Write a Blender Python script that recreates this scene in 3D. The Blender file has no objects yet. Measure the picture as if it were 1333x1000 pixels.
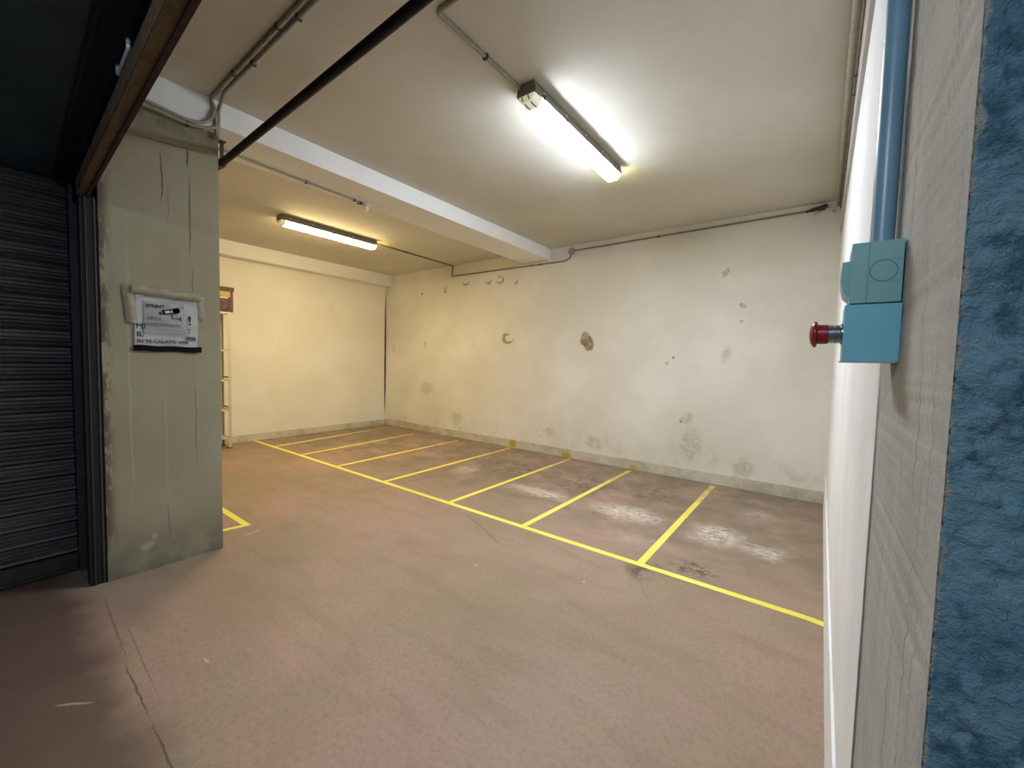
import bpy, bmesh, math, random
from mathutils import Vector, Matrix, noise as mnoise
C = bpy.context.scene.collection
PI = math.pi
random.seed(7)
# ------------------------------------------------------------------ dimensions (metres)
CAMZ = 1.4
RX = 0.084      # right wall plane
BY = 5.364      # back wall plane
EX = -7.41      # end wall plane
H = 3.12        # ceiling
PX = -3.396     # pillar face
BB = 2.954      # beam underside
FY = 0.487      # corridor face of the opening

# ------------------------------------------------------------------ node helpers
class M:
    def __init__(s, name, rough=0.7, metal=0.0, spec=0.3):
        s.m = bpy.data.materials.new(name); s.m.use_nodes = True
        s.nt = s.m.node_tree; s.b = s.nt.nodes['Principled BSDF']
        s.b.inputs['Roughness'].default_value = rough
        s.b.inputs['Metallic'].default_value = metal
        s.b.inputs['Specular IOR Level'].default_value = spec
        s.g = s.n('ShaderNodeNewGeometry'); s.pos = s.g.outputs['Position']
    def n(s, t, **k):
        nd = s.nt.nodes.new(t)
        for a, v in k.items(): setattr(nd, a, v)
        return nd
    def set(s, sock, v):
        if isinstance(v, bpy.types.NodeSocket): s.nt.links.new(v, sock)
        else:
            if isinstance(v, (tuple, list)) and len(v) == 3 and sock.type == 'RGBA': v = (*v, 1)
            sock.default_value = v
    def noise(s, scale, detail=4, rough=0.55, vec=None, stretch=None, color=False):
        nd = s.n('ShaderNodeTexNoise')
        nd.inputs['Scale'].default_value = scale; nd.inputs['Detail'].default_value = detail
        nd.inputs['Roughness'].default_value = rough
        v = vec or s.pos
        if stretch:
            mp = s.n('ShaderNodeMapping'); mp.inputs['Scale'].default_value = stretch
            s.nt.links.new(v, mp.inputs['Vector']); v = mp.outputs[0]
        s.nt.links.new(v, nd.inputs['Vector'])
        return nd.outputs['Color' if color else 'Fac']
    def ramp(s, fac, a, b, lo=0.0, hi=1.0, smooth=True):
        nd = s.n('ShaderNodeMapRange'); nd.clamp = True
        if smooth: nd.interpolation_type = 'SMOOTHSTEP'
        s.set(nd.inputs['Value'], fac)
        nd.inputs['From Min'].default_value = a; nd.inputs['From Max'].default_value = b
        nd.inputs['To Min'].default_value = lo; nd.inputs['To Max'].default_value = hi
        return nd.outputs['Result']
    def math(s, op, a, b=0.0):
        nd = s.n('ShaderNodeMath', operation=op); s.set(nd.inputs[0], a); s.set(nd.inputs[1], b)
        return nd.outputs[0]
    def mix(s, fac, a, b):
        nd = s.n('ShaderNodeMix', data_type='RGBA')
        s.set(nd.inputs['Factor'], fac); s.set(nd.inputs['A'], a) if False else None
        s.set(nd.inputs[6], a); s.set(nd.inputs[7], b)
        return nd.outputs[2]
    def axis(s, i):
        nd = s.n('ShaderNodeSeparateXYZ'); s.nt.links.new(s.pos, nd.inputs[0]); return nd.outputs[i]
    def warp(s, amp, scale=6, detail=3, vec=None):
        c = s.noise(scale, detail, 0.6, vec=vec, color=True)
        a = s.n('ShaderNodeVectorMath', operation='SUBTRACT'); s.nt.links.new(c, a.inputs[0]); a.inputs[1].default_value = (.5, .5, .5)
        b = s.n('ShaderNodeVectorMath', operation='SCALE'); s.nt.links.new(a.outputs[0], b.inputs[0]); b.inputs['Scale'].default_value = amp
        d = s.n('ShaderNodeVectorMath', operation='ADD'); s.nt.links.new(vec or s.pos, d.inputs[0]); s.nt.links.new(b.outputs[0], d.inputs[1])
        return d.outputs[0]
    def ell(s, vec, c, r, rot=(0, 0, 0), lo=0.7, hi=1.0):
        """1 inside an ellipsoid at c with radii r, 0 outside"""
        mp = s.n('ShaderNodeMapping', vector_type='TEXTURE')
        mp.inputs['Location'].default_value = c; mp.inputs['Rotation'].default_value = rot; mp.inputs['Scale'].default_value = r
        s.nt.links.new(vec, mp.inputs['Vector'])
        l = s.n('ShaderNodeVectorMath', operation='LENGTH'); s.nt.links.new(mp.outputs[0], l.inputs[0])
        return s.ramp(l.outputs['Value'], lo, hi, 1.0, 0.0)
    def ells(s, vec, items, lo=.7, hi=1.0):
        out = None
        for it in items:
            c, r = it[0], it[1]; rot = it[2] if len(it) > 2 else (0, 0, 0); w = it[3] if len(it) > 3 else 1.0
            e = s.ell(vec, c, r, rot, lo, hi)
            if w != 1.0: e = s.math('MULTIPLY', e, w)
            out = e if out is None else s.math('MAXIMUM', out, e)
        return out
    def bump(s, h, strength=0.3, dist=0.01, prev=None):
        nd = s.n('ShaderNodeBump'); nd.inputs['Strength'].default_value = strength; nd.inputs['Distance'].default_value = dist
        s.nt.links.new(h, nd.inputs['Height'])
        if prev: s.nt.links.new(prev, nd.inputs['Normal'])
        s.nt.links.new(nd.outputs[0], s.b.inputs['Normal']); return nd.outputs[0]
    def col(s, c): s.set(s.b.inputs['Base Color'], c); return s

def simple(name, c, rough=.6, metal=0., var=.12, scale=25, bump=0.0, spec=.3):
    m = M(name, rough, metal, spec)
    f = m.noise(scale, 4)
    m.col(m.mix(m.ramp(f, .3, .7), tuple(x*(1-var) for x in c), tuple(min(1, x*(1+var)) for x in c)))
    if bump: m.bump(m.noise(scale*6, 4), bump, .004)
    return m.m
def emis(name, c, st):
    m = M(name, .4); m.col((.9, .9, .88))
    m.b.inputs['Emission Color'].default_value = (*c, 1); m.b.inputs['Emission Strength'].default_value = st
    return m.m

# ------------------------------------------------------------------ mesh helpers
def bx(bm, x0, x1, y0, y1, z0, z1, mtx=None):
    vs = [bm.verts.new((x, y, z)) for z in (z0, z1) for x, y in ((x0, y0), (x1, y0), (x1, y1), (x0, y1))]
    for f in ((0, 3, 2, 1), (4, 5, 6, 7), (0, 1, 5, 4), (1, 2, 6, 5), (2, 3, 7, 6), (3, 0, 4, 7)):
        bm.faces.new([vs[i] for i in f])
    if mtx:
        for v in vs: v.co = mtx @ v.co
    return vs
def box(*a, **k):
    bm = bmesh.new(); bx(bm, *a, **k); return bm
def prism(bm, pts, axis, a, b):
    """polygon pts (2D) extruded along axis from a to b"""
    def mk(p, t):
        return {'x': (t, p[0], p[1]), 'y': (p[0], t, p[1]), 'z': (p[0], p[1], t)}[axis]
    A = [bm.verts.new(mk(p, a)) for p in pts]; B = [bm.verts.new(mk(p, b)) for p in pts]
    bm.faces.new(A); bm.faces.new(B[::-1]); n = len(pts)
    for i in range(n): bm.faces.new([A[i], B[i], B[(i+1) % n], A[(i+1) % n]])
def tube(bm, path, r, seg=12, ribs=0, round_r=0.0):
    P = [Vector(p) for p in path]
    if round_r:
        Q = [P[0]]
        for i in range(1, len(P)-1):
            a, b, c = P[i-1], P[i], P[i+1]
            rr = min(round_r, (a-b).length*.45, (c-b).length*.45)
            s = b+(a-b).normalized()*rr; e = b+(c-b).normalized()*rr
            for k in range(7):
                t = k/6; Q.append(s*(1-t)**2+b*2*t*(1-t)+e*t*t)
        Q.append(P[-1]); P = Q
    if ribs:
        Q = []
        for a, b in zip(P, P[1:]):
            n = max(1, int((b-a).length/ribs))
            Q += [a.lerp(b, k/n) for k in range(n)]
        Q.append(P[-1]); P = Q
    rings = []; up = None
    for i, p in enumerate(P):
        d = ((P[i]-P[i-1]).normalized() if i else Vector()) + ((P[i+1]-P[i]).normalized() if i < len(P)-1 else Vector())
        d.normalize()
        if up is None: up = Vector((0, 0, 1)) if abs(d.z) < .9 else Vector((0, 1, 0))
        u = d.cross(up).normalized(); v = u.cross(d).normalized(); up = v
        rr = r*(1.0 if not ribs or i % 2 else .82)
        rings.append([bm.verts.new(p+(u*math.cos(2*PI*k/seg)+v*math.sin(2*PI*k/seg))*rr) for k in range(seg)])
    for A, B in zip(rings, rings[1:]):
        for k in range(seg): bm.faces.new([A[k], A[(k+1) % seg], B[(k+1) % seg], B[k]])
    bm.faces.new(rings[0][::-1]); bm.faces.new(rings[-1])
def lathe(bm, prof, mtx, seg=32):
    """prof: (radius, height) along local z"""
    rings = []
    for r, h in prof:
        if r < 1e-6: rings.append([bm.verts.new(mtx @ Vector((0, 0, h)))])
        else: rings.append([bm.verts.new(mtx @ Vector((r*math.cos(2*PI*k/seg), r*math.sin(2*PI*k/seg), h))) for k in range(seg)])
    for A, B in zip(rings, rings[1:]):
        for k in range(seg):
            k2 = (k+1) % seg
            if len(A) == 1 and len(B) == 1: continue
            if len(A) == 1: bm.faces.new([A[0], B[k], B[k2]])
            elif len(B) == 1: bm.faces.new([A[k], A[k2], B[0]])
            else: bm.faces.new([A[k], A[k2], B[k2], B[k]])
    if len(rings[0]) > 1: bm.faces.new(rings[0][::-1])
    if len(rings[-1]) > 1: bm.faces.new(rings[-1])
def bevel(bm, w, seg=2, sel=None):
    es = [e for e in bm.edges if e.is_manifold and e.calc_face_angle(0) > .5 and (sel is None or sel(e))]
    bmesh.ops.bevel(bm, geom=es, offset=w, segments=seg, affect='EDGES', profile=.5)
ORG = {}
def obj(name, bm, mat, parent=None, smooth=False, origin=None, smooth_angle=None):
    bmesh.ops.recalc_face_normals(bm, faces=bm.faces[:])
    me = bpy.data.meshes.new(name)
    if origin is None:
        if parent is None:
            xs = [v.co for v in bm.verts]
            lo = Vector([min(c[i] for c in xs) for i in range(3)]); hi = Vector([max(c[i] for c in xs) for i in range(3)])
            origin = Vector(((lo.x+hi.x)/2, (lo.y+hi.y)/2, lo.z))
        else: origin = ORG.get(parent.name, None) or parent.location.copy()
    origin = Vector(origin)
    bmesh.ops.translate(bm, vec=-origin, verts=bm.verts[:])
    bm.to_mesh(me); bm.free()
    if smooth:
        me.polygons.foreach_set('use_smooth', [True]*len(me.polygons))
        if smooth_angle: me.set_sharp_from_angle(angle=smooth_angle)
    me.materials.append(mat)
    o = bpy.data.objects.new(name, me); C.objects.link(o); ORG[o.name] = origin.copy()
    if parent is None: o.location = origin
    else:
        o.parent = parent
    return o
def tag(o, label, cat, group=None):
    o['label'] = label; o['category'] = cat
    if group: o['group'] = group
    return o
def thing(name, label, cat, loc, group=None):
    o = bpy.data.objects.new(name, None); C.objects.link(o); o.location = loc; o.empty_display_size = .05
    return tag(o, label, cat, group)
def struct(name, bm, m, parent=None, **k):
    o = obj(name, bm, m, parent, **k)
    if parent is None: o['kind'] = 'structure'
    return o

# ------------------------------------------------------------------ materials
def mat_backwall():
    m = M('worn cream wall plaster', .85, spec=.15)
    w = m.warp(.13, 7, 5); w2 = m.warp(.09, 17, 5)
    big = m.noise(.9, 4); fine = m.noise(30, 5)
    base = m.mix(m.ramp(big, .35, .7), (.70, .67, .58), (.80, .775, .70))
    base = m.mix(m.ramp(fine, .55, .8, 0, .25), base, (.58, .55, .46))
    Y = BY
    # damp stains low on the wall
    z = m.axis(2)
    low = m.math('MULTIPLY', m.ramp(z, .12, .55, 1, 0), m.ramp(m.noise(3.2, 5, .65), .5, .68))
    base = m.mix(m.math('MULTIPLY', low, .55), base, (.50, .46, .33))
    lowp = m.math('MULTIPLY', m.ramp(z, .15, 1.0, 1, 0), m.ramp(m.noise(11, 6, .75), .64, .69))
    base = m.mix(m.math('MULTIPLY', lowp, .5), base, (.42, .37, .26))
    soft = [((-1.24, Y, .43), (.16, 1, .30)), ((-.66, Y, .25), (.15, 1, .13)), ((-6.1, Y, .86), (.26, 1, .16)),
            ((-.92, Y, 1.55), (.07, 1, .12)), ((-7.13, Y, 1.6), (.07, 1, .13)), ((-6.18, Y, 1.69), (.05, 1, .09)),
            ((-1.30, Y, .75), (.10, 1, .10)), ((-5.3, Y, .35), (.22, 1, .16)), ((-2.55, Y, .28), (.16, 1, .12)), ((-3.3, Y, .33), (.14, 1, .10))]
    sm = m.math('MULTIPLY', m.ells(w, soft, .4, 1.0), m.ramp(m.noise(14, 5, .7), .34, .62, .15, 1))
    base = m.mix(m.math('MULTIPLY', sm, .55), base, (.40, .37, .22))
    # flaked paint rings
    outer = [((-4.15, Y, 1.78), (.125, 1, .10)), ((-5.62, Y, 2.70), (.06, 1, .07)), ((-5.12, Y, 2.775), (.09, 1, .065)),
             ((-4.62, Y, 2.76), (.10, 1, .07)), ((-4.33, Y, 2.74), (.08, 1, .06)), ((-4.02, Y, 2.70), (.06, 1, .05)), ((-6.28, Y, 2.68), (.03, 1, .03))]
    inner = [((-4.12, Y, 1.79), (.085, 1, .065)), ((-5.60, Y, 2.71), (.03, 1, .05)), ((-5.12, Y, 2.80), (.07, 1, .045)),
             ((-4.62, Y, 2.785), (.08, 1, .05)), ((-4.35, Y, 2.76), (.06, 1, .04)), ((-4.04, Y, 2.72), (.045, 1, .035))]
    ring = m.math('MAXIMUM', m.math('SUBTRACT', m.ells(w, outer, .85, 1.0), m.ells(w2, inner, .85, 1.05)), 0.0)
    ring = m.math('MULTIPLY', ring, m.ramp(m.noise(7, 4), .38, .5, .25, 1))
    base = m.mix(m.math('MULTIPLY', ring, .8), base, (.30, .25, .14))
    # the strong brown hole and small marks
    dark = [((-2.71, Y, 1.715), (.10, 1, .165), (0, math.radians(-26), 0)), ((-.955, Y, 2.50), (.035, 1, .06), (0, .5, 0), .5), ((-.76, Y, 2.11), (.04, 1, .028), (0, .3, 0), .55),
            ((-.76, Y, 1.93), (.035, 1, .015), (0, 0, 0), .45), ((-1.50, Y, 1.50), (.025, 1, .022), (0, 0, 0), .7), ((-1.58, Y, 1.43), (.03, 1, .03), (0, 0, 0), .7), ((-1.38, Y, .70), (.022, 1, .022))]
    dk = m.ells(w, dark, .8, 1.0)
    base = m.mix(m.math('MULTIPLY', dk, .9), base, m.mix(m.ramp(m.noise(26, 5), .4, .6), (.17, .12, .06), (.42, .35, .22)))
    m.col(base)
    hgt = m.math('SUBTRACT', m.math('ADD', m.math('MULTIPLY', big, .8), m.math('MULTIPLY', fine, .12)), m.math('MULTIPLY', m.math('MAXIMUM', dk, ring), .25))
    m.bump(hgt, .55, .03)
    return m.m
def mat_plaster(name, a, b, scale=1.2, bump=.35, stain=(.5, .45, .33), samt=.2):
    m = M(name, .85, spec=.15)
    big = m.noise(scale, 4); fine = m.noise(35, 5)
    base = m.mix(m.ramp(big, .35, .68), a, b)
    base = m.mix(m.ramp(m.noise(3.1, 6, .7), .55, .8, 0, samt), base, stain)
    m.col(base)
    m.bump(m.math('ADD', m.math('MULTIPLY', big, .6), m.math('MULTIPLY', fine, .15)), bump, .02)
    return m.m
def mat_endwall():
    m = M('end wall plaster', .85, spec=.15)
    big = m.noise(1.1, 4); fine = m.noise(35, 5)
    base = m.mix(m.ramp(big, .35, .68), (.76, .72, .60), (.82, .785, .69))
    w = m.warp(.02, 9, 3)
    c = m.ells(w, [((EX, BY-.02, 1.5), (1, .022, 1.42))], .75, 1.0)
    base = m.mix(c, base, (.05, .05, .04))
    m.col(base); m.bump(m.math('SUBTRACT', m.math('ADD', m.math('MULTIPLY', big, .6), m.math('MULTIPLY', fine, .15)), c), .4, .02)
    return m.m
def mat_floor():
    m = M('brown red painted concrete', .55, spec=.35)
    w = m.warp(.35, 2.2, 5); w2 = m.warp(.12, 5, 4); w3 = m.warp(.022, 16, 3)
    a = m.noise(.8, 5, .6); b = m.noise(2.6, 6, .65); c = m.noise(45, 5, .7); s = m.noise(3, 5, .6, stretch=(.5, 2.2, 1))
    base = m.mix(m.ramp(a, .35, .65), (.310, .228, .148), (.405, .262, .205))
    base = m.mix(m.ramp(b, .42, .70, 0, .55), base, (.375, .300, .192))
    base = m.mix(m.ramp(s, .46, .72, 0, .38), base, (.235, .165, .118))
    base = m.mix(m.ramp(c, .42, .7, 0, .4), base, (.19, .135, .10))
    # grey-green grime inside the bays
    y = m.axis(1)
    bay = m.math('MULTIPLY', m.ramp(y, 2.9, 3.5), m.ramp(b, .36, .62))
    base = m.mix(m.math('MULTIPLY', bay, .72), base, (.205, .170, .122))
    gr = [((-.90, 2.75, 0), (.16, .22, 1)), ((-.64, 3.0, 0), (.22, .17, 1)), ((-3.2, 4.3, 0), (.7, .55, 1), (0, 0, 0), .5), ((-2.1, 4.3, 0), (.45, .6, 1), (0, 0, 0), .7), ((-1.4, 4.5, 0), (.35, .5, 1), (0, 0, 0), .7)]
    gm = m.math('MULTIPLY', m.ells(w2, gr, .3, 1.0), m.ramp(m.noise(9, 6, .75), .45, .6))
    base = m.mix(m.math('MULTIPLY', gm, .9), base, (.060, .055, .040))
    # whitish salt bloom
    wh = [((-2.35, 3.68, 0), (.55, .17, 1), (0, 0, -.05)), ((-1.42, 3.74, 0), (.42, .24, 1)), ((-.62, 3.72, 0), (.30, .28, 1)), ((-.30, 3.62, 0), (.20, .20, 1), (0, 0, 0), .9),
          ((-3.62, 3.85, 0), (.20, .24, 1), (0, 0, 0), .6), ((-4.6, 4.1, 0), (.35, .2, 1), (0, 0, 0), .3), ((-.45, 4.5, 0), (.18, .35, 1), (0, 0, 0), .35), ((-1.15, 3.2, 0), (.3, .2, 1), (0, 0, 0), .25)]
    wm = m.math('MULTIPLY', m.ells(w, wh, .1, 1.1), m.ramp(m.noise(13, 8, .85, stretch=(1, 1.6, 1)), .41, .57, .05, 1))
    base = m.mix(m.math('MULTIPLY', wm, .85), base, (.80, .70, .62))
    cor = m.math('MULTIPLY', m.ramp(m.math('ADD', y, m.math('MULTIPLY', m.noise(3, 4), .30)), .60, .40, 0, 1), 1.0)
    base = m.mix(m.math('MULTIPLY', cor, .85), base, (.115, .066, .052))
    # cracks
    def seg(p, q, wd=.006, wt=1):
        mx, my = (p[0]+q[0])/2, (p[1]+q[1])/2; L = math.hypot(q[0]-p[0], q[1]-p[1])/2; an = math.atan2(q[1]-p[1], q[0]-p[0])
        return ((mx, my, 0), (L, wd, 1), (0, 0, an), wt)
    cr = [seg((-3.35, .44), (-2.35, .395), .005, .5), seg((-2.5, .392), (-1.95, .382), .005, .9), seg((-2.05, .384), (-1.2, .372), .005, .9), seg((-3.9, 1.6), (-3.5, 4.6), .009, .8), seg((-1.74, 2.35), (-2.6, 2.75), .008, .5), seg((-.95, 2.7), (-.62, 2.2), .006, .25), seg((-1.0, 2.55), (-1.9, 2.75), .006, .3), seg((-2.9, .46), (-1.95, .425), .004, .45)]
    cm = m.ells(w3, cr, .5, 1.0)
    base = m.mix(m.math('MULTIPLY', cm, .7), base, (.07, .045, .035))
    sp = m.ells(w3, [((-3.53, 1.33, 0), (.012, .09, 1), (0, 0, .3)), ((-1.83, 2.07, 0), (.012, .02, 1)), ((-2.18, .62, 0), (.03, .008, 1)), ((-2.3, .22, 0), (.08, .008, 1), (0, 0, .8), .8), ((-1.15, 2.35, 0), (.012, .012, 1))], .6, 1.)
    base = m.mix(m.math('MULTIPLY', sp, .7), base, (.55, .47, .38))
    m.col(base)
    m.set(m.b.inputs['Roughness'], m.ramp(b, .3, .7, .42, .68))
    m.bump(m.math('SUBTRACT', m.math('ADD', m.math('MULTIPLY', a, .4), m.math('MULTIPLY', c, .05)), m.math('MULTIPLY', cm, .15)), .5, .02)
    return m.m
def mat_pillar():
    m = M('green grey painted concrete', .8, spec=.2)
    w = m.warp(.03, 6, 4); w2 = m.warp(.10, 5, 4)
    a = m.noise(1.5, 4); v = m.noise(2.2, 5, .6, stretch=(1, 4, .35)); f = m.noise(60, 5)
    base = m.mix(m.ramp(a, .35, .65), (.300, .265, .165), (.345, .315, .210))
    base = m.mix(m.ramp(v, .52, .75, 0, .5), base, (.35, .33, .245))
    base = m.mix(m.ramp(f, .5, .8, 0, .25), base, (.17, .17, .12))
    z = m.axis(2); y = m.axis(1)
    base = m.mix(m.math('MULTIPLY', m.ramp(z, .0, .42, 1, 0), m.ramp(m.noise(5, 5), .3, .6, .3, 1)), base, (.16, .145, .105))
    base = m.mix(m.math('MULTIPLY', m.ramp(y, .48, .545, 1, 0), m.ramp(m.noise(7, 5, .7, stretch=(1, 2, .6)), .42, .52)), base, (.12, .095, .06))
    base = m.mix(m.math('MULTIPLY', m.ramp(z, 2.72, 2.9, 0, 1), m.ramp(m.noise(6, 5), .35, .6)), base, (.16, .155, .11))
    P = PX
    def vc(y, z0, z1, wd=.005, wt=1): return ((P, y, (z0+z1)/2), (1, wd, (z1-z0)/2), (0, 0, 0), wt)
    cr = [vc(.770, 2.32, 2.72, .006), vc(.915, 2.0, 2.62, .006), vc(.905, 2.60, 2.76, .008), vc(.925, 1.2, 2.1, .004, .8), vc(.93, .55, 1.3, .004, .7), vc(.80, 2.2, 2.5, .004, .5),
          ((P, .84, 2.735), (1, .25, .006), (.1, 0, 0), .8), vc(.775, .15, .45, .004, .6)]
    base = m.mix(m.math('MULTIPLY', m.ells(w, cr, .55, 1.0), .75), base, (.07, .065, .045))
    lt = [vc(.60, .05, 2.6, .006, .45), vc(.775, .3, 1.3, .006, .4)]
    base = m.mix(m.ells(w, lt, .4, 1.0), base, (.42, .41, .31))
    sp = [((P, .66, .16), (1, .05, .03)), ((P, .70, .2), (1, .02, .02))]
    base = m.mix(m.math('MULTIPLY', m.ells(w2, sp, .5, 1.0), .6), base, (.42, .40, .34))
    m.col(base); m.bump(m.math('ADD', m.math('MULTIPLY', a, .5), m.math('MULTIPLY', f, .1)), .4, .015)
    return m.m
def mat_jamb():
    m = M('grey scraped plaster jamb', .9, spec=.1)
    w = m.warp(.022, 22, 5); w1 = m.warp(.008, 14, 3)
    a = m.noise(5, 4); v = m.noise(14, 6, .65, stretch=(1, 3.5, .22)); f = m.noise(210, 6, .75)
    base = m.mix(m.ramp(a, .35, .65), (.46, .45, .415), (.54, .53, .485))
    base = m.mix(m.ramp(v, .52, .66, 0, .65), base, (.345, .35, .335))
    base = m.mix(m.ramp(f, .5, .70, 0, .6), base, (.25, .255, .245))
    z = m.axis(2)
    P = RX
    def vc(y, z0, z1, wd=.004, wt=1, dy=0):
        return ((P, y, (z0+z1)/2), (1, wd, (z1-z0)/2), (math.atan2(-dy, z1-z0), 0, 0), wt)
    teal = [vc(.978, .0, 1.5, .020), vc(.93, 1.5, 3.2, .022, .8), vc(.90, 1.55, 1.9, .02, .9)]
    base = m.mix(m.math('MULTIPLY', m.ells(w, teal, .7, 1.0), .9), base, (.07, .115, .125))
    cream = [vc(.995, 1.5, 3.2, .035, .9)]
    base = m.mix(m.ells(w, cream, .8, 1.0), base, (.62, .60, .52))
    lines = [vc(.955, .0, 1.5, .0035), vc(.94, .2, 1.45, .002, .6), vc(.845, 1.5, 3.3, .004, .9), vc(.90, .3, 1.1, .002, .6), vc(.62, 1.22, 1.45, .0022, .8), vc(.74, .9, 1.3, .002, .5), vc(.68, .7, 1.2, .0025, .5), vc(.60, .9, 1.25, .002, .7)]
    base = m.mix(m.math('MULTIPLY', m.ells(w1, lines, .5, 1.0), .8), base, (.12, .13, .13))
    m.col(base); m.bump(m.math('SUBTRACT', m.math('ADD', m.math('MULTIPLY', v, .5), m.math('MULTIPLY', f, .35)), m.ells(w1, lines, .5, 1.0)), .7, .006)
    return m.m
def mat_blue():
    m = M('blue paint over rough render', .6, spec=.3)
    a = m.noise(7, 5); b = m.noise(24, 6, .7); f = m.noise(200, 5, .7)
    base = m.mix(m.ramp(a, .35, .65), (.13, .26, .335), (.19, .335, .405))
    base = m.mix(m.ramp(b, .48, .62, 0, .85), base, (.040, .125, .175))
    base = m.mix(m.ramp(m.noise(15, 6, .75), .58, .68, 0, .4), base, (.34, .42, .43))
    w = m.warp(.022, 38, 5)
    x = m.axis(0)
    base = m.mix(m.ells(w, [((RX-.004, FY, 1.4), (.010, 1, 5))], .7, 1.0), base, (.38, .375, .33))
    m.col(base); m.bump(m.math('ADD', m.math('MULTIPLY', b, .7), m.math('MULTIPLY', f, .5)), 1.0, .012)
    return m.m
def mat_rust():
    m = M('rusty brown steel', .75, .15, .2)
    a = m.noise(12, 6, .7); b = m.noise(60, 5)
    base = m.mix(m.ramp(a, .35, .65), (.115, .072, .042), (.175, .120, .075))
    base = m.mix(m.ramp(b, .5, .75, 0, .5), base, (.08, .04, .025))
    m.col(base); m.bump(b, .4, .003); return m.m
def mat_shutter():
    m = M('dark grey galvanised slats', .45, .35, .4)
    a = m.noise(6, 5, .6, stretch=(1, .4, 3)); b = m.noise(50, 4)
    base = m.mix(m.ramp(a, .35, .65), (.16, .165, .165), (.24, .245, .245))
    base = m.mix(m.ramp(b, .55, .8, 0, .4), base, (.10, .095, .09))
    m.col(base); return m.m
def mat_yellow():
    m = M('worn yellow line paint', .6, spec=.3)
    a = m.noise(9, 6, .7); b = m.noise(2, 3)
    base = m.mix(m.ramp(b, .35, .65), (.92, .78, .12), (.96, .86, .17))
    base = m.mix(m.ramp(a, .62, .76, 0, .5), base, (.50, .38, .14))
    y = m.axis(1)
    base = m.mix(m.math('MULTIPLY', m.ramp(y, 3.9, 5.3), m.ramp(a, .36, .6, .2, .85)), base, (.42, .33, .15))
    m.col(base); return m.m
def mat_base():
    m = M('dirty skirting plaster', .8, spec=.2)
    a = m.noise(4, 6, .7); b = m.noise(17, 6, .75)
    base = m.mix(m.ramp(a, .4, .65), (.62, .58, .47), (.47, .43, .32))
    base = m.mix(m.ramp(b, .60, .68, 0, .7), base, (.24, .19, .12))
    w = m.warp(.06, 14, 4)
    base = m.mix(m.ells(w, [((-3.98, BY, .07), (.09, 1, .08)), ((-2.98, BY, .035), (.10, 1, .04)), ((-1.95, BY, .03), (.07, 1, .035), (0, 0, 0), .7)], .7, 1.), base, (.52, .36, .05))
    m.col(base); m.bump(b, .4, .008); return m.m
def mat_perf():
    m = M('perforated cream steel', .45, .2)
    z = m.axis(2); x = m.axis(0)
    k = m.math('MULTIPLY', m.ramp(m.math('PINGPONG', z, .020), .010, .012), m.math('MULTIPLY', m.ramp(m.math('PINGPONG', m.math('SUBTRACT', x, SX0), .0325), .018, .020), 1.0))
    m.col(m.mix(k, (.60, .54, .38), (.08, .07, .05))); return m.m
SX0 = -7.345
MT = dict(
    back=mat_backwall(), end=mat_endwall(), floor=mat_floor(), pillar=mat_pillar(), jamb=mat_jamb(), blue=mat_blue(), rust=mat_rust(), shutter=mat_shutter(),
    yellow=mat_yellow(), base=mat_base(),
    ceil=mat_plaster('ceiling plaster', (.60, .575, .490), (.67, .645, .565), .9, .3, (.45, .40, .32), .25),
    beam=mat_plaster('beam plaster', (.86, .865, .84), (.91, .91, .885), 1.5, .25, (.45, .42, .36), .18),
    white=mat_plaster('white wall plaster', (.82, .83, .83), (.88, .89, .89), 3, .5, (.66, .64, .58), .12),
    band=mat_plaster('grey wall band', (.50, .48, .44), (.58, .56, .52), 3, .3),
    conduit=simple('grey beige conduit', (.36, .33, .27), .5, bump=.1),
    conduitd=simple('dusty dark conduit', (.24, .215, .17), .6, bump=.1),
    clip=simple('dark clip', (.07, .06, .045), .6),
    black=simple('black pipe paint', (.006, .006, .006), .7, bump=.1),
    darkmetal=simple('dark frame metal', (.012, .013, .013), .6, .1),
    midmetal=simple('worn channel metal', (.07, .075, .08), .4, .5),
    panel=simple('dark blue door sheet', (.030, .052, .070), .5, .1, .3, 3),
    latch=simple('steel latch', (.75, .76, .75), .35, .3),
    housing=simple('lamp housing grey', (.22, .21, .18), .6),
    endcap=simple('yellowed plastic', (.75, .70, .42), .4),
    steel=simple('painted shelving steel', (.62, .56, .40), .45, .2),
    perf=mat_perf(),
    brown=simple('brown glossy film', (.12, .055, .03), .22, 0, .5, 14, spec=.6),
    gold=simple('ochre band', (.50, .33, .09), .35),
    paper=simple('white paper', (.86, .86, .82), .6, 0, .04, 12),
    paperg=simple('light grey print', (.62, .63, .62), .6, 0, .06, 12),
    ink=simple('black ink', (.015, .015, .015), .6), inkg=simple('grey ink', (.16, .16, .16), .6),
    tape=simple('yellowed masking tape', (.62, .57, .40), .5, 0, .12, 20),
    btape=simple('black tape', (.008, .008, .009), .5, spec=.2),
    teal=simple('teal grey plastic', (.190, .385, .395), .38, 0, .05, 8, spec=.4),
    bluep=simple('blue grey plastic', (.175, .440, .560), .38, 0, .05, 8, spec=.4),
    bluepipe=simple('blue painted pipe', (.170, .320, .430), .35, 0, .08, 6, spec=.5),
    groove=simple('groove shadow gap', (.03, .07, .09), .6),
    red=simple('red plastic', (.30, .012, .018), .3, 0, .1, 10, spec=.5),
    chrome=simple('button collar metal', (.30, .34, .38), .22, .85),
    plastic=simple('off white plastic', (.66, .64, .54), .4),
)

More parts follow.
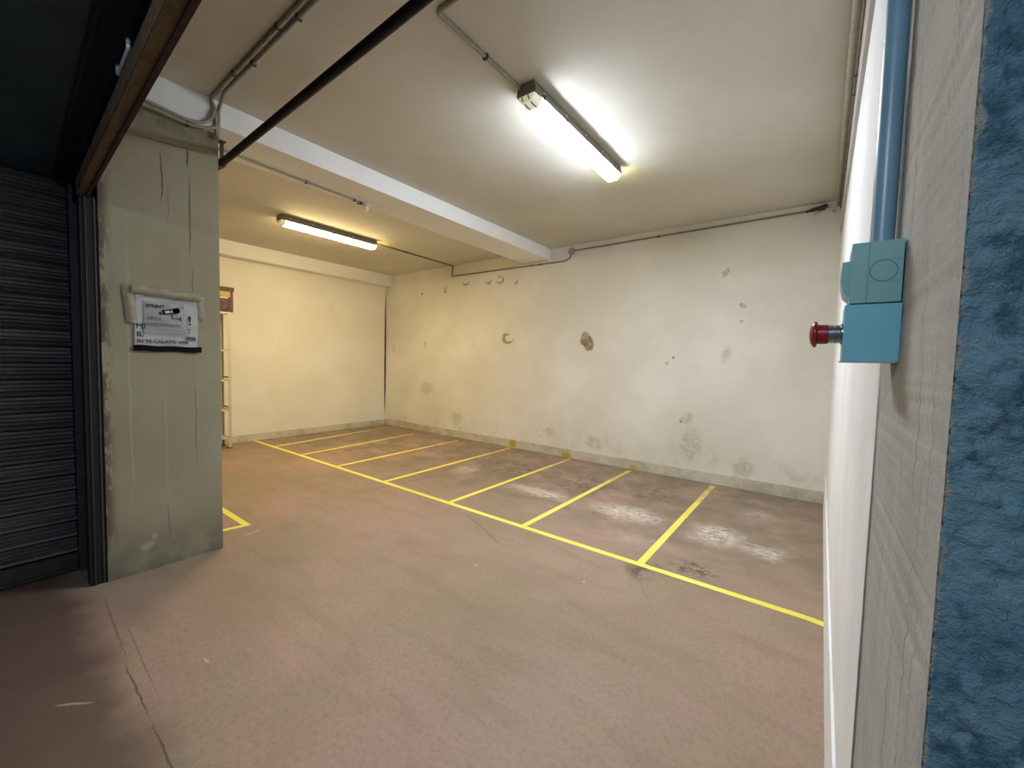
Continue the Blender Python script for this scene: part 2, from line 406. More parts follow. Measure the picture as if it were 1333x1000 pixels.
# ------------------------------------------------------------------ the room shell
XF, YF = .9, -3.4        # far limits of the corridor side
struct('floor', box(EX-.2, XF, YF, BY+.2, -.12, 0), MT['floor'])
struct('ceiling', box(EX-.2, XF, .40, BY+.2, H, H+.15), MT['ceil'])
struct('wall_back', box(EX-.2, XF, BY, BY+.2, 0, H), MT['back'])
struct('wall_left', box(EX-.2, EX, .5, BY, 0, H), MT['end'])
struct('wall_right', box(RX+.004, RX+.4, 1.0, BY, 0, H), MT['white'])
struct('wall_front', box(EX, -3.9, .48, .60, 0, H), MT['end'])

# jamb: dense front skin so the scraped edge is real relief
def rough_sheet(us, vs, f):
    bm = bmesh.new(); G = [[bm.verts.new(f(u, v)) for u in us] for v in vs]
    for i in range(len(vs)-1):
        for j in range(len(us)-1): bm.faces.new([G[i][j], G[i][j+1], G[i+1][j+1], G[i+1][j]])
    return bm
def span(a, b, st):
    n = max(1, int(round((b-a)/st))); return [a+(b-a)*i/n for i in range(n+1)]
zs = span(0, .9, .03)[:-1]+span(.9, 1.95, .004)[:-1]+span(1.95, H, .03)
def nz(x, y, z, s): return mnoise.fractal(Vector((x, y, z))*s, .8, 2.1, 5)
# reveal (faces the opening) turning round the corner into the corridor face, one continuous skin
ys = span(1.0, FY, .005)
xs = span(RX, RX+.16, .0022)[1:]+span(RX+.16, XF, .03)[1:]
def reveal(u, z):
    edge = max(0, 1-abs(u-FY)/.03)
    d = -.004*edge*abs(nz(3, 1, z, 28)) 
    return (RX-.0005+max(-.002, -d)+edge*.003, u, z)
def corr(x, z):
    k = min(1, (x-RX)/.02)
    d = .0052*nz(x, 5, z, 22)+.0042*nz(x, 9, z, 85)
    return (x, FY-d*k, z)
j = thing('concrete_jamb', 'narrow grey plastered jamb with scraped cracked face right of the white wall', 'jamb', (RX+.2, .75, 0))
bm = rough_sheet(ys, zs, reveal)
obj('plaster_face', bm, MT['jamb'], j, smooth=True)
bm = rough_sheet([RX]+xs, zs, lambda x, z: (reveal(FY, z) if x == RX else corr(x, z)))
bf = obj('painted_face', bm, MT['blue'], j, smooth=True); bf['label'] = 'rough blue painted face of the jamb'
obj('core', box(RX+.02, XF, FY+.02, .999, 0, H-.001), MT['jamb'], j)

# beams
struct('trim_1', box(-3.85, -3.372, .40, BY, BB, H), MT['beam'])
bm = box(-3.85, -3.372, .46, 1.08, 2.905, BB); struct('trim_2', bm, MT['beam'])
struct('trim_3', box(EX, -7.23, .60, BY, 2.905, H), MT['beam'])
struct('trim_4', box(RX-.012, RX+.004, 1.0, BY, 2.80, H), MT['band'])
struct('baseboard_back', box(EX+.02, RX-.008, BY-.018, BY, 0, .125), MT['base'])
struct('baseboard_left', box(EX, EX+.018, .60, BY-.018, 0, .11), MT['base'])
struct('baseboard_right', box(RX-.004, RX+.004, 1.0, BY, 0, .30), MT['white'])

# left pillar
bm = box(-3.86, PX, .48, 1.08, 0, 2.905); bevel(bm, .012, 2, lambda e: abs(e.verts[0].co.z-e.verts[1].co.z) > 1)
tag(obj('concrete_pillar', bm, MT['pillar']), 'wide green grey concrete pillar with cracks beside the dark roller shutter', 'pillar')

# ------------------------------------------------------------------ opening: lintel, header, guide, shutter, overhead door
SK = (.443-.374)/(3.396-1.297)       # the lintel runs slightly askew
def skew(bm):
    for v in bm.verts: v.co.y += -SK*(v.co.x+3.396)
    return bm
t = thing('steel_lintel', 'rusty brown steel lintel crossing overhead from the pillar', 'lintel', (-1.6, .40, 2.286)); 
bm = box(-3.42, RX, .396, .432, 2.286, 2.292); obj('flange', skew(bm), MT['rust'], t)
bm = box(-3.42, RX, .432, .446, 2.278, 2.36); l2 = obj('lip', skew(bm), simple('shaded rust lip', (.05, .022, .018), .8), t)  # shadow along the lintel edge is put into the lip's darker colour
bm = box(-3.42, RX, .394, .400, 2.292, 2.36); obj('web', skew(bm), MT['rust'], t)
bm = box(-3.90, RX, .402, .430, 2.30, H+.1); struct('wall_header', skew(bm), simple('matte black header', (.006, .006, .006), .9, spec=.05))  # header in one even, matte near-black colour

t = thing('shutter_guide_post', 'black steel guide post between roller shutter and green pillar', 'post', (-3.43, .42, 0))
bm = bmesh.new(); bx(bm, -3.50, -3.405, .405, .478, 0, 2.285); obj('post', bm, MT['darkmetal'], t)
bm = bmesh.new(); bx(bm, -3.405, -3.399, .462, .470, 0, 2.28); bx(bm, -3.405, -3.396, .425, .430, 0, 2.28); obj('edge_strip', bm, MT['midmetal'], t)
bm = bmesh.new(); bx(bm, -3.76, -3.50, .44, .478, 0, 2.45); obj('side_plate', bm, MT['darkmetal'], t)
bm = bmesh.new(); bx(bm, -3.730, -3.69, .395, .44, 0, 2.41); obj('channel', bm, MT['midmetal'], t)

t = thing('roller_shutter', 'closed dark grey ribbed roller shutter left of the green pillar', 'roller shutter', (-3.75, -.6, 0))
prof = []; z = .12
while z < 2.46:
    for dz, dx in ((0, 0), (.006, .004), (.006, .022), (.014, .036), (.026, .030), (.040, .004), (.048, .003), (.052, .013), (.058, .003), (.072, .002), (.076, .012), (.082, .002), (.096, 0)):
        prof.append((z+dz, -3.757+dx))
    z += .10
bm = bmesh.new()
A = [bm.verts.new((x, -2.6, zz)) for zz, x in prof]; B = [bm.verts.new((x, .392, zz)) for zz, x in prof]
for i in range(len(prof)-1): bm.faces.new([A[i], B[i], B[i+1], A[i+1]])
bmesh.ops.solidify(bm, geom=bm.faces[:], thickness=.002)
obj('slat_curtain', bm, MT['shutter'], t)
bm = bmesh.new(); bx(bm, -3.775, -3.735, -2.6, .392, .012, .115); bx(bm, -3.74, -3.715, -2.6, .392, .012, .03); obj('bottom_bar', bm, simple('dark bottom rail', (.045, .040, .036), .6), t)
struct('wall_corridor', box(-4.0, -3.78, YF, .48, 0, 2.6), MT['darkmetal'])

DS = (.40-.315)/(3.75-1.65)
def dsk(bm):
    for v in bm.verts: v.co.y += -DS*(v.co.x+3.75)*(1 if v.co.y > 0 else 0)
    return bm
t = thing('overhead_garage_door', 'dark blue sheet metal door raised flat overhead in front of the lintel', 'garage door', (-1.8, -.8, 2.42))
bm = box(-3.73, RX-.02, -.6, .345, 2.425, 2.45); obj('door_sheet', dsk(bm), MT['panel'], t)
bm = bmesh.new(); bx(bm, -3.70, RX-.02, .335, .393, 2.41, 2.46); obj('edge_rail', dsk(bm), MT['darkmetal'], t)
bm = bmesh.new(); bx(bm, -3.73, RX-.02, .352, .356, 2.404, 2.41); obj('edge_seam', dsk(bm), MT['darkmetal'], t)
bm = bmesh.new()
tube(bm, [(-2.04, .350, 2.41), (-2.04, .350, 2.375), (-1.84, .342, 2.375), (-1.84, .342, 2.41)], .007, 10, round_r=.02)
bx(bm, -2.00, -1.86, .366, .376, 2.390, 2.410)
obj('latch', bm, MT['latch'], t, smooth=True, smooth_angle=.6)['label'] = 'pale steel latch bar'
struct('wall_corridor_ceiling', box(-4.0, XF, YF, -.62, 2.50, 2.62), MT['darkmetal'])

# ------------------------------------------------------------------ yellow paint
def stripe(pts, w, z=.0015):
    bm = bmesh.new()
    for p, q in zip(pts, pts[1:]):
        p = Vector((*p, 0)); q = Vector((*q, 0)); d = (q-p).normalized(); n = Vector((-d.y, d.x, 0))*w/2
        p = p-d*0; q = q
        L = int((q-p).length/.03)+1
        l = []; r = []
        for i in range(L+1):
            c = p.lerp(q, i/L); e1 = .0018*mnoise.noise(c*40); e2 = .0018*mnoise.noise(c*40+Vector((9, 9, 9)))
            l.append(bm.verts.new(c+n+n.normalized()*e1+Vector((0, 0, z)))); r.append(bm.verts.new(c-n+n.normalized()*e2+Vector((0, 0, z))))
        for i in range(L): bm.faces.new([l[i], r[i], r[i+1], l[i+1]])
    ret = bmesh.ops.extrude_face_region(bm, geom=bm.faces[:])
    for g in ret['geom']:
        if isinstance(g, bmesh.types.BMVert): g.co.z = 0
    return bm
G = 'yellow bay lines on the floor'
tag(obj('floor_line', stripe([(-7.62+.25, 2.812), (-.0, 2.812), (RX, 2.80)], .052), MT['yellow']), 'long yellow floor line crossing the ends of all the bays', 'painted line', G)
sepx = [((-.955, 2.84), (-.955, 5.26)), ((-1.970, 2.84), (-1.965, 5.26)), ((-2.865, 2.84), (-2.88, 5.30)), ((-3.915, 2.84), (-3.985, 5.28)), ((-4.915, 2.84), (-5.04, 5.15)), ((-5.86, 2.84), (-6.08, 5.05)), ((-6.69, 2.84), (-7.03, 5.05))]
words = ['nearest the white right wall', 'second from the white right wall', 'third from the white right wall', 'middle of the seven', 'third from the far end wall', 'second from the far end wall', 'nearest the far end wall']
for (p, q), wd in zip(sepx, words):
    tag(obj('floor_line', stripe([p, q], .052), MT['yellow']), 'yellow bay divider line on the floor, '+wd, 'painted line', G)
bm = stripe([(-6.4, 1.352), (-3.70, 1.352)], .05); bm2 = stripe([(-3.725, 1.327), (-3.83, .62)], .05)
me = bpy.data.meshes.new('tmp'); bm2.to_mesh(me); bm2.free(); bm.from_mesh(me)
tag(obj('floor_line', bm, MT['yellow']), 'yellow right-angled floor line showing beside the green pillar foot', 'painted line', G)

# ------------------------------------------------------------------ lamps
def lamp(name, cx, y0, y1, label, col, st, lit0):
    t = thing(name, label, 'ceiling light', (cx, (y0+y1)/2, H), 'linear ceiling lamps')
    bm = bmesh.new()
    prism(bm, [(cx-.055, H-.0), (cx-.070, H-.045), (cx-.070, H-.072), (cx+.070, H-.072), (cx+.070, H-.045), (cx+.055, H-.0)], 'y', y0, y1)
    bevel(bm, .004, 1); obj('housing', bm, MT['housing'], t)
    sec = [(-.064, -.072), (-.060, -.092), (-.048, -.113), (-.032, -.122), (.032, -.122), (.048, -.113), (.060, -.092), (.064, -.072)]
    bm = bmesh.new(); prism(bm, [(cx+a, H+b) for a, b in sec], 'y', y0+lit0, y1-.03)
    df = obj('diffuser', bm, emis('lamp diffuser '+name+str(cx), col, st), t)
    df.data.materials.append(emis('lamp diffuser flank '+name+str(cx), col, st*.30))
    for p in df.data.polygons:
        if abs(p.normal.z) < .6: p.material_index = 1
    for a, b, nm in ((y0+.004, y0+lit0, 0), (y1-.03, y1-.004, 1)):
        bm = bmesh.new(); n = len(sec)
        A = [bm.verts.new((cx+p*(.9), a if nm == 0 else b, H+(q if i in (0, n-1) else -.072+(q+.072)*.82))) for i, (p, q) in enumerate(sec)]
        B = [bm.verts.new((cx+p, b if nm == 0 else a, H+q)) for p, q in sec]
        bm.faces.new(A); bm.faces.new(B[::-1])
        for i in range(n): bm.faces.new([A[i], B[i], B[(i+1) % n], A[(i+1) % n]])
        obj('end_cap', bm, emis('lamp end '+name+str(cx)+str(nm), tuple(c*k for c, k in zip(col, (1, .93, .55))), .06 if nm == 0 else st*.5), t)
    for k in range(5):
        yy = y0+.10+(y1-y0-.2)*k/4
        for s in (-1, 1):
            bm = bmesh.new(); bx(bm, cx+s*.066-.004, cx+s*.066+.004, yy-.012, yy+.012, H-.078, H-.035); obj('clip', bm, MT['plastic'], t)
    bm = bmesh.new()
    for dx in (-.035, .012):
        tube(bm, [(cx+dx, y0+.004, H-.075), (cx+dx+.01, y0+.0, H-.10), (cx+dx+.018, y0+.03, H-.1215), (cx+dx+.02, y0+.07, H-.1235)], .0035, 8)
    obj('wire', bm, MT['clip'], t)
    return t
lamp('ceiling_lamp', -1.545, 2.12, 3.46, 'long lit ceiling lamp with cool white light on the near ceiling', (.88, .965, 1.09), LA := 27.0, .085)
lamp('ceiling_lamp', -5.36, 2.33, 3.66, 'long lit ceiling lamp with warm light beyond the beam', (1.0, .76, .38), LB := 23.0, .05)

# ------------------------------------------------------------------ conduits
def conduit(label, path, r, mat, clips=(), cat='conduit', rr=.022, grp=None, name='conduit', ribs=0):
    t = thing(name, label, cat, path[0], grp)
    bm = bmesh.new(); tube(bm, path, r, 12, round_r=rr, ribs=ribs); obj('tube', bm, mat, t, smooth=True, smooth_angle=.9)
    for c, ax in clips:
        bm = bmesh.new(); h = r*1.25
        d = [h, h, h]; d['xyz'.index(ax)] = .008
        bx(bm, c[0]-d[0], c[0]+d[0], c[1]-d[1], c[1]+d[1], c[2]-d[2], c[2]+d[2]); bevel(bm, .003, 1)
        obj('clip', bm, MT['clip'], t)
    return t
zc = H-.012
conduit('grey ceiling conduit bending toward the near cool white lamp', [(RX, 1.44, zc), (-1.60, 1.44, zc), (-1.60, 2.13, zc)], .012, MT['conduit'], [((-1.60, 1.80, zc), 'y'), ((-1.0, 1.44, zc), 'x')])
conduit('thin dark conduit from warm lamp along ceiling and back wall to junction box', [(-5.40, 3.65, zc), (-5.44, BY-.014, zc), (-5.46, BY-.014, 2.925), (-3.12, BY-.014, 2.905), (-3.02, BY-.014, 2.94), (-3.02, BY-.014, 3.0)], .011, MT['conduitd'], [((-5.42, 4.3, zc), 'y'), ((-3.7, BY-.014, 2.91), 'x'), ((-3.55, BY-.014, 2.908), 'x')])
t = thing('junction_box', 'small round grey junction box on back wall beside the beam', 'junction box', (-3.0, BY, 3.03))
bm = bmesh.new(); lathe(bm, [(.052, 0), (.052, .03), (.048, .036)], Matrix.Translation((-3.0, BY, 3.03)) @ Matrix.Rotation(PI/2, 4, 'X'), 8); obj('body', bm, MT['conduit'], t)
bm = bmesh.new(); lathe(bm, [(.040, .036), (.040, .043), (.035, .046)], Matrix.Translation((-3.0, BY, 3.03)) @ Matrix.Rotation(PI/2, 4, 'X'), 24); obj('lid', bm, MT['conduit'], t)
conduit('dark straight conduit along back wall from junction box to right corner', [(-2.95, BY-.014, 3.035), (-.14, BY-.014, 3.055)], .011, MT['conduitd'], [((-1.75, BY-.014, 3.042), 'x')])
t = thing('conduit_fitting', 'small dark fitting at right end of the back wall conduit', 'fitting', (-.12, BY, 3.05))
bm = bmesh.new(); tube(bm, [(-.17, BY-.09, 3.035), (-.05, BY-.04, 3.075)], .020, 12); obj('body', bm, MT['clip'], t, smooth=True, smooth_angle=.7)
bm = bmesh.new(); bx(bm, -.12, -.06, BY-.04, BY, 3.045, 3.075); obj('bracket', bm, MT['clip'], t)
bm = bmesh.new(); tube(bm, [(-.17, BY-.09, 3.035), (-.215, BY-.11, 3.02)], .014, 12); obj('nozzle', bm, MT['clip'], t, smooth=True)
t = thing('eye_hook', 'tiny pale ring hook in the far right ceiling corner', 'hook', (-.0, BY, 3.0))
bm = bmesh.new(); ring = [(.012+.014*math.cos(a), BY-.02, 3.015+.014*math.sin(a)) for a in [2*PI*k/16 for k in range(16)]]; tube(bm, ring+[ring[0]], .004, 8); tube(bm, [(.012, BY-.02, 3.03), (.02, BY, 3.05)], .004, 8); obj('ring', bm, MT['plastic'], t)

# right wall top conduits
G2 = 'conduits along the right wall top'
conduit('pale thick conduit under ceiling along top of right wall', [(.045, 1.0, 3.085), (.042, 3.0, 3.075), (.040, BY-.03, 3.07)], .020, MT['conduit'], [], grp=G2)
t = conduit('thin dark cable with clips under ceiling conduit along right wall', [(.064, 1.0, 3.035), (.064, BY-.02, 3.03)], .006, MT['conduitd'],
            [((.064, y, 3.034), 'y') for y in (1.9, 2.35, 3.0, 3.2, 3.9, 4.35, 4.5, 5.0)], grp=G2)

# conduits at the pillar head
G3 = 'conduits above the green pillar'
xb = -3.372+.012
conduit('front of two ceiling conduits running to the pillar head', [(RX, 1.00, zc), (xb, 1.03, zc), (xb, 1.055, 3.04), (xb, 1.065, 2.87)], .011, MT['conduit'], [((x, 1.00-.03*(x-RX)/3.444, zc), 'x') for x in (-2.95, -2.35, -1.9)], grp=G3)
conduit('rear of two ceiling conduits running to the pillar head', [(RX, 1.045, zc), (-3.20, 1.06, zc), (xb, 1.075, 3.06), (xb, 1.075, 3.0), (xb, 1.07, 2.86)], .011, MT['conduit'], [((x, 1.045-.015*(x-RX)/3.284, zc), 'x') for x in (-2.75, -2.2)], grp=G3)
conduit('upper corrugated flexible pipe looping along the pillar head', [(xb+.01, 1.045, 3.04), (xb+.01, 1.035, 2.98), (xb+.01, .985, 2.925), (xb+.006, .90, 2.905), (xb, .68, 2.93), (xb, .445, 2.945)], .011, MT['conduit'], [], grp=G3, ribs=.006, rr=.03)
conduit('lower corrugated flexible pipe looping along the pillar head', [(xb+.012, 1.06, 2.93), (xb+.012, 1.0, 2.898), (xb+.006, .90, 2.883), (xb, .68, 2.905), (xb, .445, 2.92)], .011, MT['conduit'], [((xb, .90, 2.884), 'y')], grp=G3, ribs=.006, rr=.03)
conduit('thin conduit under the ceiling beam ending at the round detector', [(-3.70, 1.14, BB-.012), (-3.71, 1.32, BB-.012), (-3.755, 2.40, BB-.012)], .009, MT['conduit'], [((-3.735, 1.85, BB-.012), 'y'), ((-3.75, 2.33, BB-.012), 'y')])
t = thing('round_detector', 'small white round detector under the ceiling beam', 'detector', (-3.76, 2.47, BB))
mt = Matrix.Translation((-3.76, 2.47, BB)) @ Matrix.Rotation(PI, 4, 'X')
bm = bmesh.new(); lathe(bm, [(.050, 0), (.052, .012), (.048, .022), (.034, .026)], mt); obj('base', bm, MT['plastic'], t, smooth=True, smooth_angle=.6)
bm = bmesh.new(); lathe(bm, [(.030, .024), (.028, .050), (.022, .060), (0, .064)], mt); obj('dome', bm, MT['plastic'], t, smooth=True, smooth_angle=.9)
bm = bmesh.new(); bx(bm, -3.79, -3.745, 2.385, 2.43, BB-.02, BB); obj('bracket', bm, MT['clip'], t)

# black overhead bar
t = thing('black_pipe', 'thick black pipe crossing overhead from the pillar below the ceiling', 'pipe', (-3.9, 1.165, 2.80))
bm = bmesh.new(); tube(bm, [(-3.95, 1.165, 2.79), (-2.3, 1.135, 2.805), (RX, 1.08, 2.81)], .0235, 20); obj('tube', bm, MT['black'], t, smooth=True, smooth_angle=.9)
bm = bmesh.new(); bx(bm, -3.597, -3.583, 1.155, 1.175, 2.82, BB); bx(bm, -3.62, -3.56, 1.145, 1.185, BB-.006, BB); tube(bm, [(-3.61, 1.157, 2.794), (-3.57, 1.157, 2.794)], .031, 16); obj('hanger', bm, MT['clip'], t)

# ------------------------------------------------------------------ switch gear on the jamb
def bbox(x0, x1, y0, y1, z0, z1, w=.004, seg=3):
    bm = box(x0, x1, y0, y1, z0, z1); bevel(bm, w, seg); return bm
YB = .79
t = thing('switch_box', 'teal grey switch box at the end of the blue pipe', 'switch box', (.083, .83, 1.499))
obj('base', bbox(.046, .083, YB, .875, 1.499, 1.586, .0015), MT['teal'], t, smooth=True, smooth_angle=.5)
bm = box(.0265, .0455, YB, .875, 1.499, 1.586); bevel(bm, .010, 5, lambda e: all(v.co.x < .03 for v in e.verts) and abs(e.verts[0].co.y-e.verts[1].co.y) > .02)
obj('lid', bm, MT['teal'], t, smooth=True, smooth_angle=.5)
bm = bmesh.new(); prism(bm, [(.0275, 1.507), (.020, 1.515), (.0165, 1.53), (.0155, 1.545), (.0165, 1.562), (.0265, 1.563)], 'y', .80, .865); bevel(bm, .003, 2)
obj('flap', bm, MT['teal'], t, smooth=True, smooth_angle=.7)
bm = bmesh.new(); bx(bm, .0455, .0465, YB+.0008, .874, 1.500, 1.585); obj('seam', bm, MT['groove'], t)
bm = bmesh.new(); cx, cz, rr = .0625, 1.5435, .0148
tube(bm, [(cx+rr*math.cos(2*PI*k/40), YB-.0001, cz+rr*math.sin(2*PI*k/40)) for k in range(41)], .00035, 6)
obj('knockout_ring', bm, MT['groove'], t)
mlm = simple('moulding line', (.09, .21, .25), .5)
for q in (.0150, -.0153): obj('moulding_line', box(.0475, .0815, YB-.0003, YB+.001, cz+q, cz+q+.0003), mlm, t)
t = thing('emergency_stop_box', 'blue grey box with red mushroom push button below the switch box', 'emergency button', (.083, .83, 1.414))
bm = bbox(.0225, .0845, YB-.003, .872, 1.4145, 1.4965, .0018); obj('enclosure', bm, MT['bluep'], t, smooth=True, smooth_angle=.5)
bm = box(.0205, .083, YB-.0035, .873, 1.4125, 1.4145); obj('bottom_rim', bm, MT['teal'], t)
mt = Matrix.Translation((.0225, .832, 1.457)) @ Matrix.Rotation(-PI/2, 4, 'Y')
bm = bmesh.new(); lathe(bm, [(.0162, 0), (.0162, .002), (.0142, .003), (.0142, .007), (.0148, .0075), (.0148, .0095), (.0142, .010), (.0142, .019), (.0130, .020)], mt, 40); obj('collar', bm, MT['chrome'], t, smooth=True, smooth_angle=.5)
bm = bmesh.new(); lathe(bm, [(.0145, .0175), (.0155, .0185), (.0155, .031), (.0205, .0325), (.0212, .0345), (.0205, .0365), (.014, .0405), (.007, .0422), (0, .0426)], mt, 48); obj('push_button', bm, MT['red'], t, smooth=True, smooth_angle=.7)
t = thing('blue_conduit_pipe', 'vertical blue painted pipe running down to the switch box', 'pipe', (.066, .90, 1.586))
bm = bmesh.new(); tube(bm, [(.0655, .885, 1.586), (.0655, .89, 2.0), (.0655, .90, 2.5), (.0655, .90, H)], .0150, 28); obj('tube', bm, MT['bluepipe'], t, smooth=True, smooth_angle=.9)
bm = bmesh.new(); lathe(bm, [(.0185, 0), (.0185, .006), (.0165, .007)], Matrix.Translation((.0650, .885, 1.586)), 28); obj('gland', bm, MT['bluepipe'], t)

# ------------------------------------------------------------------ notice on the pillar
SX = PX+.003
t = thing('notice', 'torn white paper notice with camera drawing taped to the green pillar', 'notice', (SX, .78, 1.41))
def sheet(pts_fn, nu, nv, mat, name, th=.0008, parent=t):
    bm = rough_sheet([i/nu for i in range(nu+1)], [i/nv for i in range(nv+1)], pts_fn)
    bmesh.ops.solidify(bm, geom=bm.faces[:], thickness=th)
    return obj(name, bm, mat, parent, smooth=True, smooth_angle=.8)
y0, y1, z0, z1 = .628, .948, 1.442, 1.795
def wr(u, v): return .004*math.sin(u*5+v*3)*math.sin(v*PI)+.0025*math.sin(11*(u+v*.8))
sheet(lambda u, v: (SX+.004+wr(u, v), y0+(y1-y0)*u+.010*(v-.5), z0-.012*u+(z1-z0)*v*(1-.05*u)), 24, 24, MT['paper'], 'sheet')
# curled top flap
sheet(lambda u, v: (SX+.008+.030*math.sin(v*PI*.9), y0-.012+(y1-y0+.03)*u-.01*v, 1.815-.012*u-.055*v+.003*math.sin(u*17)), 24, 8, MT['tape'], 'curled_flap')['label'] = 'yellowed curled top edge'
sheet(lambda u, v: (SX+.006+.010*math.sin(u*PI), y0-.058+.052*u+.022*(1-v)*.9, 1.812-.22*(1-v)-.02*u), 6, 14, MT['tape'], 'side_tape')
sheet(lambda u, v: (SX+.006+.006*math.sin(u*PI), y1-.002+.040*u+.004*math.sin(v*7), 1.795-.155*(1-v)-.012*u), 6, 10, MT['tape'], 'side_tape')
sheet(lambda u, v: (SX+.011+.004*math.sin(u*9), y0-.012+(y1-y0+.03)*u, 1.410-.002*u+.036*v+.002*math.sin(u*14)), 20, 4, MT['btape'], 'black_tape')['label'] = 'black tape strip along the bottom'
# framed print
pr = sheet(lambda u, v: (SX+.0075+wr(.1+.55*u, .12+.6*v), y0+.040+.200*u, 1.515+.205*v-.01*u), 14, 14, MT['paperg'], 'printed_panel')
def flatbox(a, b, c, d, mat, name, x=SX+.0125, parent=t):
    bm = bmesh.new(); bx(bm, x, x+.0007, a, b, c, d); return obj(name, bm, mat, parent)
def text(s, size, y, z, mat, name, sx=1.0, x=SX+.0128, bold=.0, parent=t, sp=1.0):
    cu = bpy.data.curves.new('txt', 'FONT'); cu.body = s; cu.size = size; cu.extrude = .0003; cu.offset = bold; cu.space_character = sp
    o = bpy.data.objects.new('txt', cu); C.objects.link(o)
    dg = bpy.context.evaluated_depsgraph_get(); me = bpy.data.meshes.new_from_object(o.evaluated_get(dg))
    C.objects.unlink(o); bpy.data.objects.remove(o)
    mtx = Matrix(((0, 0, 1, x), (sx, 0, 0, y), (0, 1, 0, z), (0, 0, 0, 1)))
    me.transform(mtx); me.transform(Matrix.Translation(-parent.location)); me.materials.append(mat); me.name = name
    ob = bpy.data.objects.new(name, me); C.objects.link(ob); ob.parent = parent; return ob
text('SPRINT', .030, y0+.048, 1.684, MT['ink'], 'lettering', 1.0, bold=.0004)
text('AREA', .030, y0+.052, 1.608, MT['inkg'], 'lettering', 1.05)
text('VIDEOSORVEGLIATA', .028, y0+.044, 1.570, MT['inkg'], 'lettering', .68, bold=0)
text('MI', .050, y0+.002, 1.548, MT['ink'], 'lettering', .95, bold=0, x=SX+.0095)
text('IL', .044, y0+.006, 1.500, MT['ink'], 'lettering', 1.0, bold=.0008, x=SX+.0095)
text('IN TE CALATO VIIIII', .030, y0+.006, 1.462, MT['ink'], 'lettering', .98, bold=.0004, x=SX+.0125)
text('!', .085, y0+.262, 1.590, MT['ink'], 'lettering', 1.0, bold=.001)
text(':', .060, y0+.262, 1.535, MT['ink'], 'lettering', 1.0, bold=.001)
text('ino', .045, y0+.252, 1.490, MT['ink'], 'lettering', .95, bold=.001)
bm = bmesh.new()
for a, b, c, d in ((.0, .30, 1.742, 1.7435), (.0, .30, 1.730, 1.731), (.04, .24, 1.7195, 1.7205), (.04, .24, 1.5235, 1.5245), (.04, .24, 1.548, 1.549)):
    bx(bm, SX+.0128, SX+.0133, y0+a, y0+b, c, d)
bx(bm, SX+.0128, SX+.0133, y0+.040, y0+.041, 1.5235, 1.72); bx(bm, SX+.0128, SX+.0133, y0+.240, y0+.241, 1.5235, 1.72)
obj('ruled_lines', bm, MT['inkg'], t)
bm = bmesh.new(); R = Matrix.Translation((SX+.0128, y0+.175, 1.668)) @ Matrix.Rotation(math.radians(12), 4, 'X')
bx(bm, 0, .0007, -.045, .040, -.016, .016, R); bx(bm, 0, .0007, -.062, -.052, -.014, .004, R); bx(bm, 0, .0007, .012, .048, -.010, .020, R)
R2 = Matrix.Translation((SX+.0128, y0+.175, 1.640))
bx(bm, 0, .0007, .004, .009, -.022, .012, R2); bx(bm, 0, .0007, .004, .050, -.016, -.011, R2); bx(bm, 0, .0007, .047, .053, -.030, .0, R2)
obj('camera_drawing', bm, MT['ink'], t)
bm = bmesh.new(); R = Matrix.Translation((SX+.0138, y0+.175, 1.668)) @ Matrix.Rotation(math.radians(12), 4, 'X')
bx(bm, 0, .0004, -.030, -.006, -.008, .008, R); bx(bm, 0, .0004, .000, .008, -.008, .008, R)
obj('drawing_highlight', bm, MT['paperg'], t)

# ------------------------------------------------------------------ shelving by the far wall
SXa, SXb, SYa, SYb = -7.345, -7.02, 1.35, 2.36
t = thing('shelving_unit', 'pale steel shelving unit with perforated posts standing against the far wall', 'shelving', (-7.19, 1.85, 0))
for px in (SXa, SXb):
    for py in (SYa, SYb):
        bm = bmesh.new(); s = 1 if px == SXa else -1; q = -1 if py == SYb else 1
        bx(bm, px-.002, px+.002, min(py, py+q*.035), max(py, py+q*.035), .015, 2.03)
        bx(bm, min(px, px+s*.045), max(px, px+s*.045), py-.002, py+.002, .015, 2.03)
        p = obj('post', bm, MT['perf'], t)
        bm = bmesh.new(); bx(bm, min(px, px+s*.055), max(px, px+s*.055), min(py+q*-.006, py+q*.045), max(py-q*.006, py+q*.045), 0, .018); obj('foot', bm, MT['clip'], p)
for z in (.14, .56, 1.0, 1.45, 2.0):
    bm = bmesh.new(); bx(bm, SXa+.004, SXb-.004, SYa+.004, SYb-.004, z, z+.028); obj('shelf', bm, MT['steel'], t)
for z in (.60, 1.05, 1.46):
    bm = bmesh.new(); bx(bm, SXa+.004, SXb-.004, SYb+.002, SYb+.008, z, z+.022); obj('crossbar', bm, MT['conduitd'], t)
t = thing('storage_box', 'glossy brown box with ochre top band on the steel shelving', 'box', (-7.19, 2.12, 2.028))
bm = box(-7.36, -7.02, 1.80, 2.40, 2.030, 2.33); bevel(bm, .02, 3); obj('body', bm, MT['brown'], t, smooth=True, smooth_angle=.6)
bm = box(-7.37, -7.01, 1.79, 2.41, 2.33, 2.39); bevel(bm, .015, 3); obj('lid', bm, simple('dark brown lid', (.07, .03, .015), .3), t, smooth=True, smooth_angle=.6)
bm = bmesh.new(); bx(bm, -7.025, -7.012, 1.82, 2.36, 2.245, 2.325); bx(bm, -7.33, -7.08, 2.398, 2.406, 2.245, 2.325); obj('band', bm, MT['gold'], t)
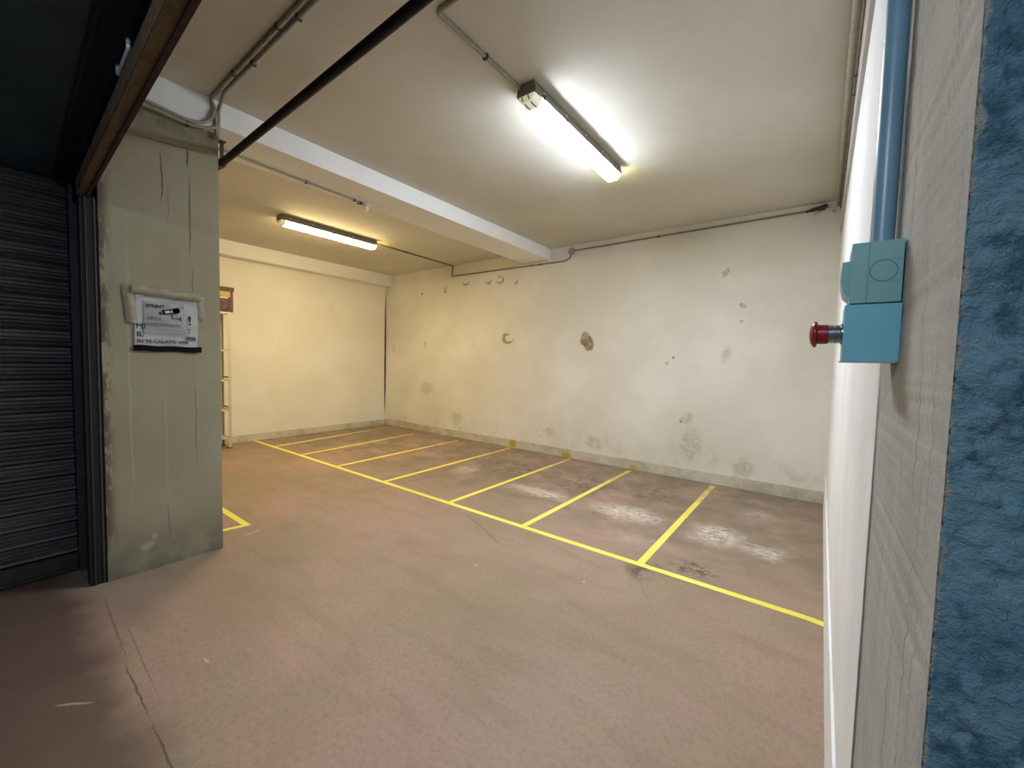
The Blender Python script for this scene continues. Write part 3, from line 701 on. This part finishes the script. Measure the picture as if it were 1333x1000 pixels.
bm = bmesh.new(); bx(bm, -7.018, -7.008, 1.9, 2.33, 2.225, 2.24); bx(bm, -7.16, -7.08, 2.40, 2.409, 2.25, 2.31); bx(bm, -7.27, -7.16, 2.40, 2.409, 2.235, 2.25); obj('label_strip', bm, MT['paper'], t)

# ------------------------------------------------------------------ assumed corridor light and world
t = thing('assumed_corridor_lamp', 'assumed round corridor lamp, out of view on the passage ceiling behind the viewpoint', 'lamp', (-.42, -1.0, 2.5))  # assumed lamp, added out of view to light the jamb and blue face
bm = bmesh.new(); lathe(bm, [(.11, 0), (.11, -.03), (.09, -.05)][::-1], Matrix.Translation((-.42, -1.0, 2.5)), 32)
obj('housing', bm, MT['plastic'], t)
bm = bmesh.new(); lathe(bm, [(0, -.10), (.05, -.092), (.085, -.07), (.09, -.05)], Matrix.Translation((-.42, -1.0, 2.5)), 32)
obj('globe', bm, emis('assumed corridor globe', (.78, .89, 1.0), 60.0), t)
w = bpy.data.worlds.new('World'); bpy.context.scene.world = w; w.use_nodes = True
w.node_tree.nodes['Background'].inputs[0].default_value = (.55, .7, 1, 1); w.node_tree.nodes['Background'].inputs[1].default_value = .018

# ------------------------------------------------------------------ camera
def rot(y, t, r):
    return Matrix.Rotation(y, 3, 'Z') @ Matrix.Rotation(t, 3, 'X') @ Matrix.Rotation(r, 3, 'Y')
Rm = rot(0.6454, -0.0537, -0.0254)
right = Rm @ Vector((1, 0, 0)); fwd = Rm @ Vector((0, 1, 0)); up = Rm @ Vector((0, 0, 1))
cam = bpy.data.cameras.new('camera'); co = bpy.data.objects.new('camera', cam); C.objects.link(co)
co.matrix_world = Matrix(((right.x, up.x, -fwd.x, 0), (right.y, up.y, -fwd.y, 0), (right.z, up.z, -fwd.z, CAMZ), (0, 0, 0, 1)))
cam.sensor_fit = 'HORIZONTAL'; cam.sensor_width = 36; cam.lens = 36*534.57/1333; cam.clip_start = .01; cam.clip_end = 50
sc = bpy.context.scene; sc.camera = co
sc.view_settings.view_transform = 'Standard'; sc.view_settings.look = 'None'; sc.view_settings.gamma = 1; sc.view_settings.use_curve_mapping = False
sc.view_settings.exposure = 2.72
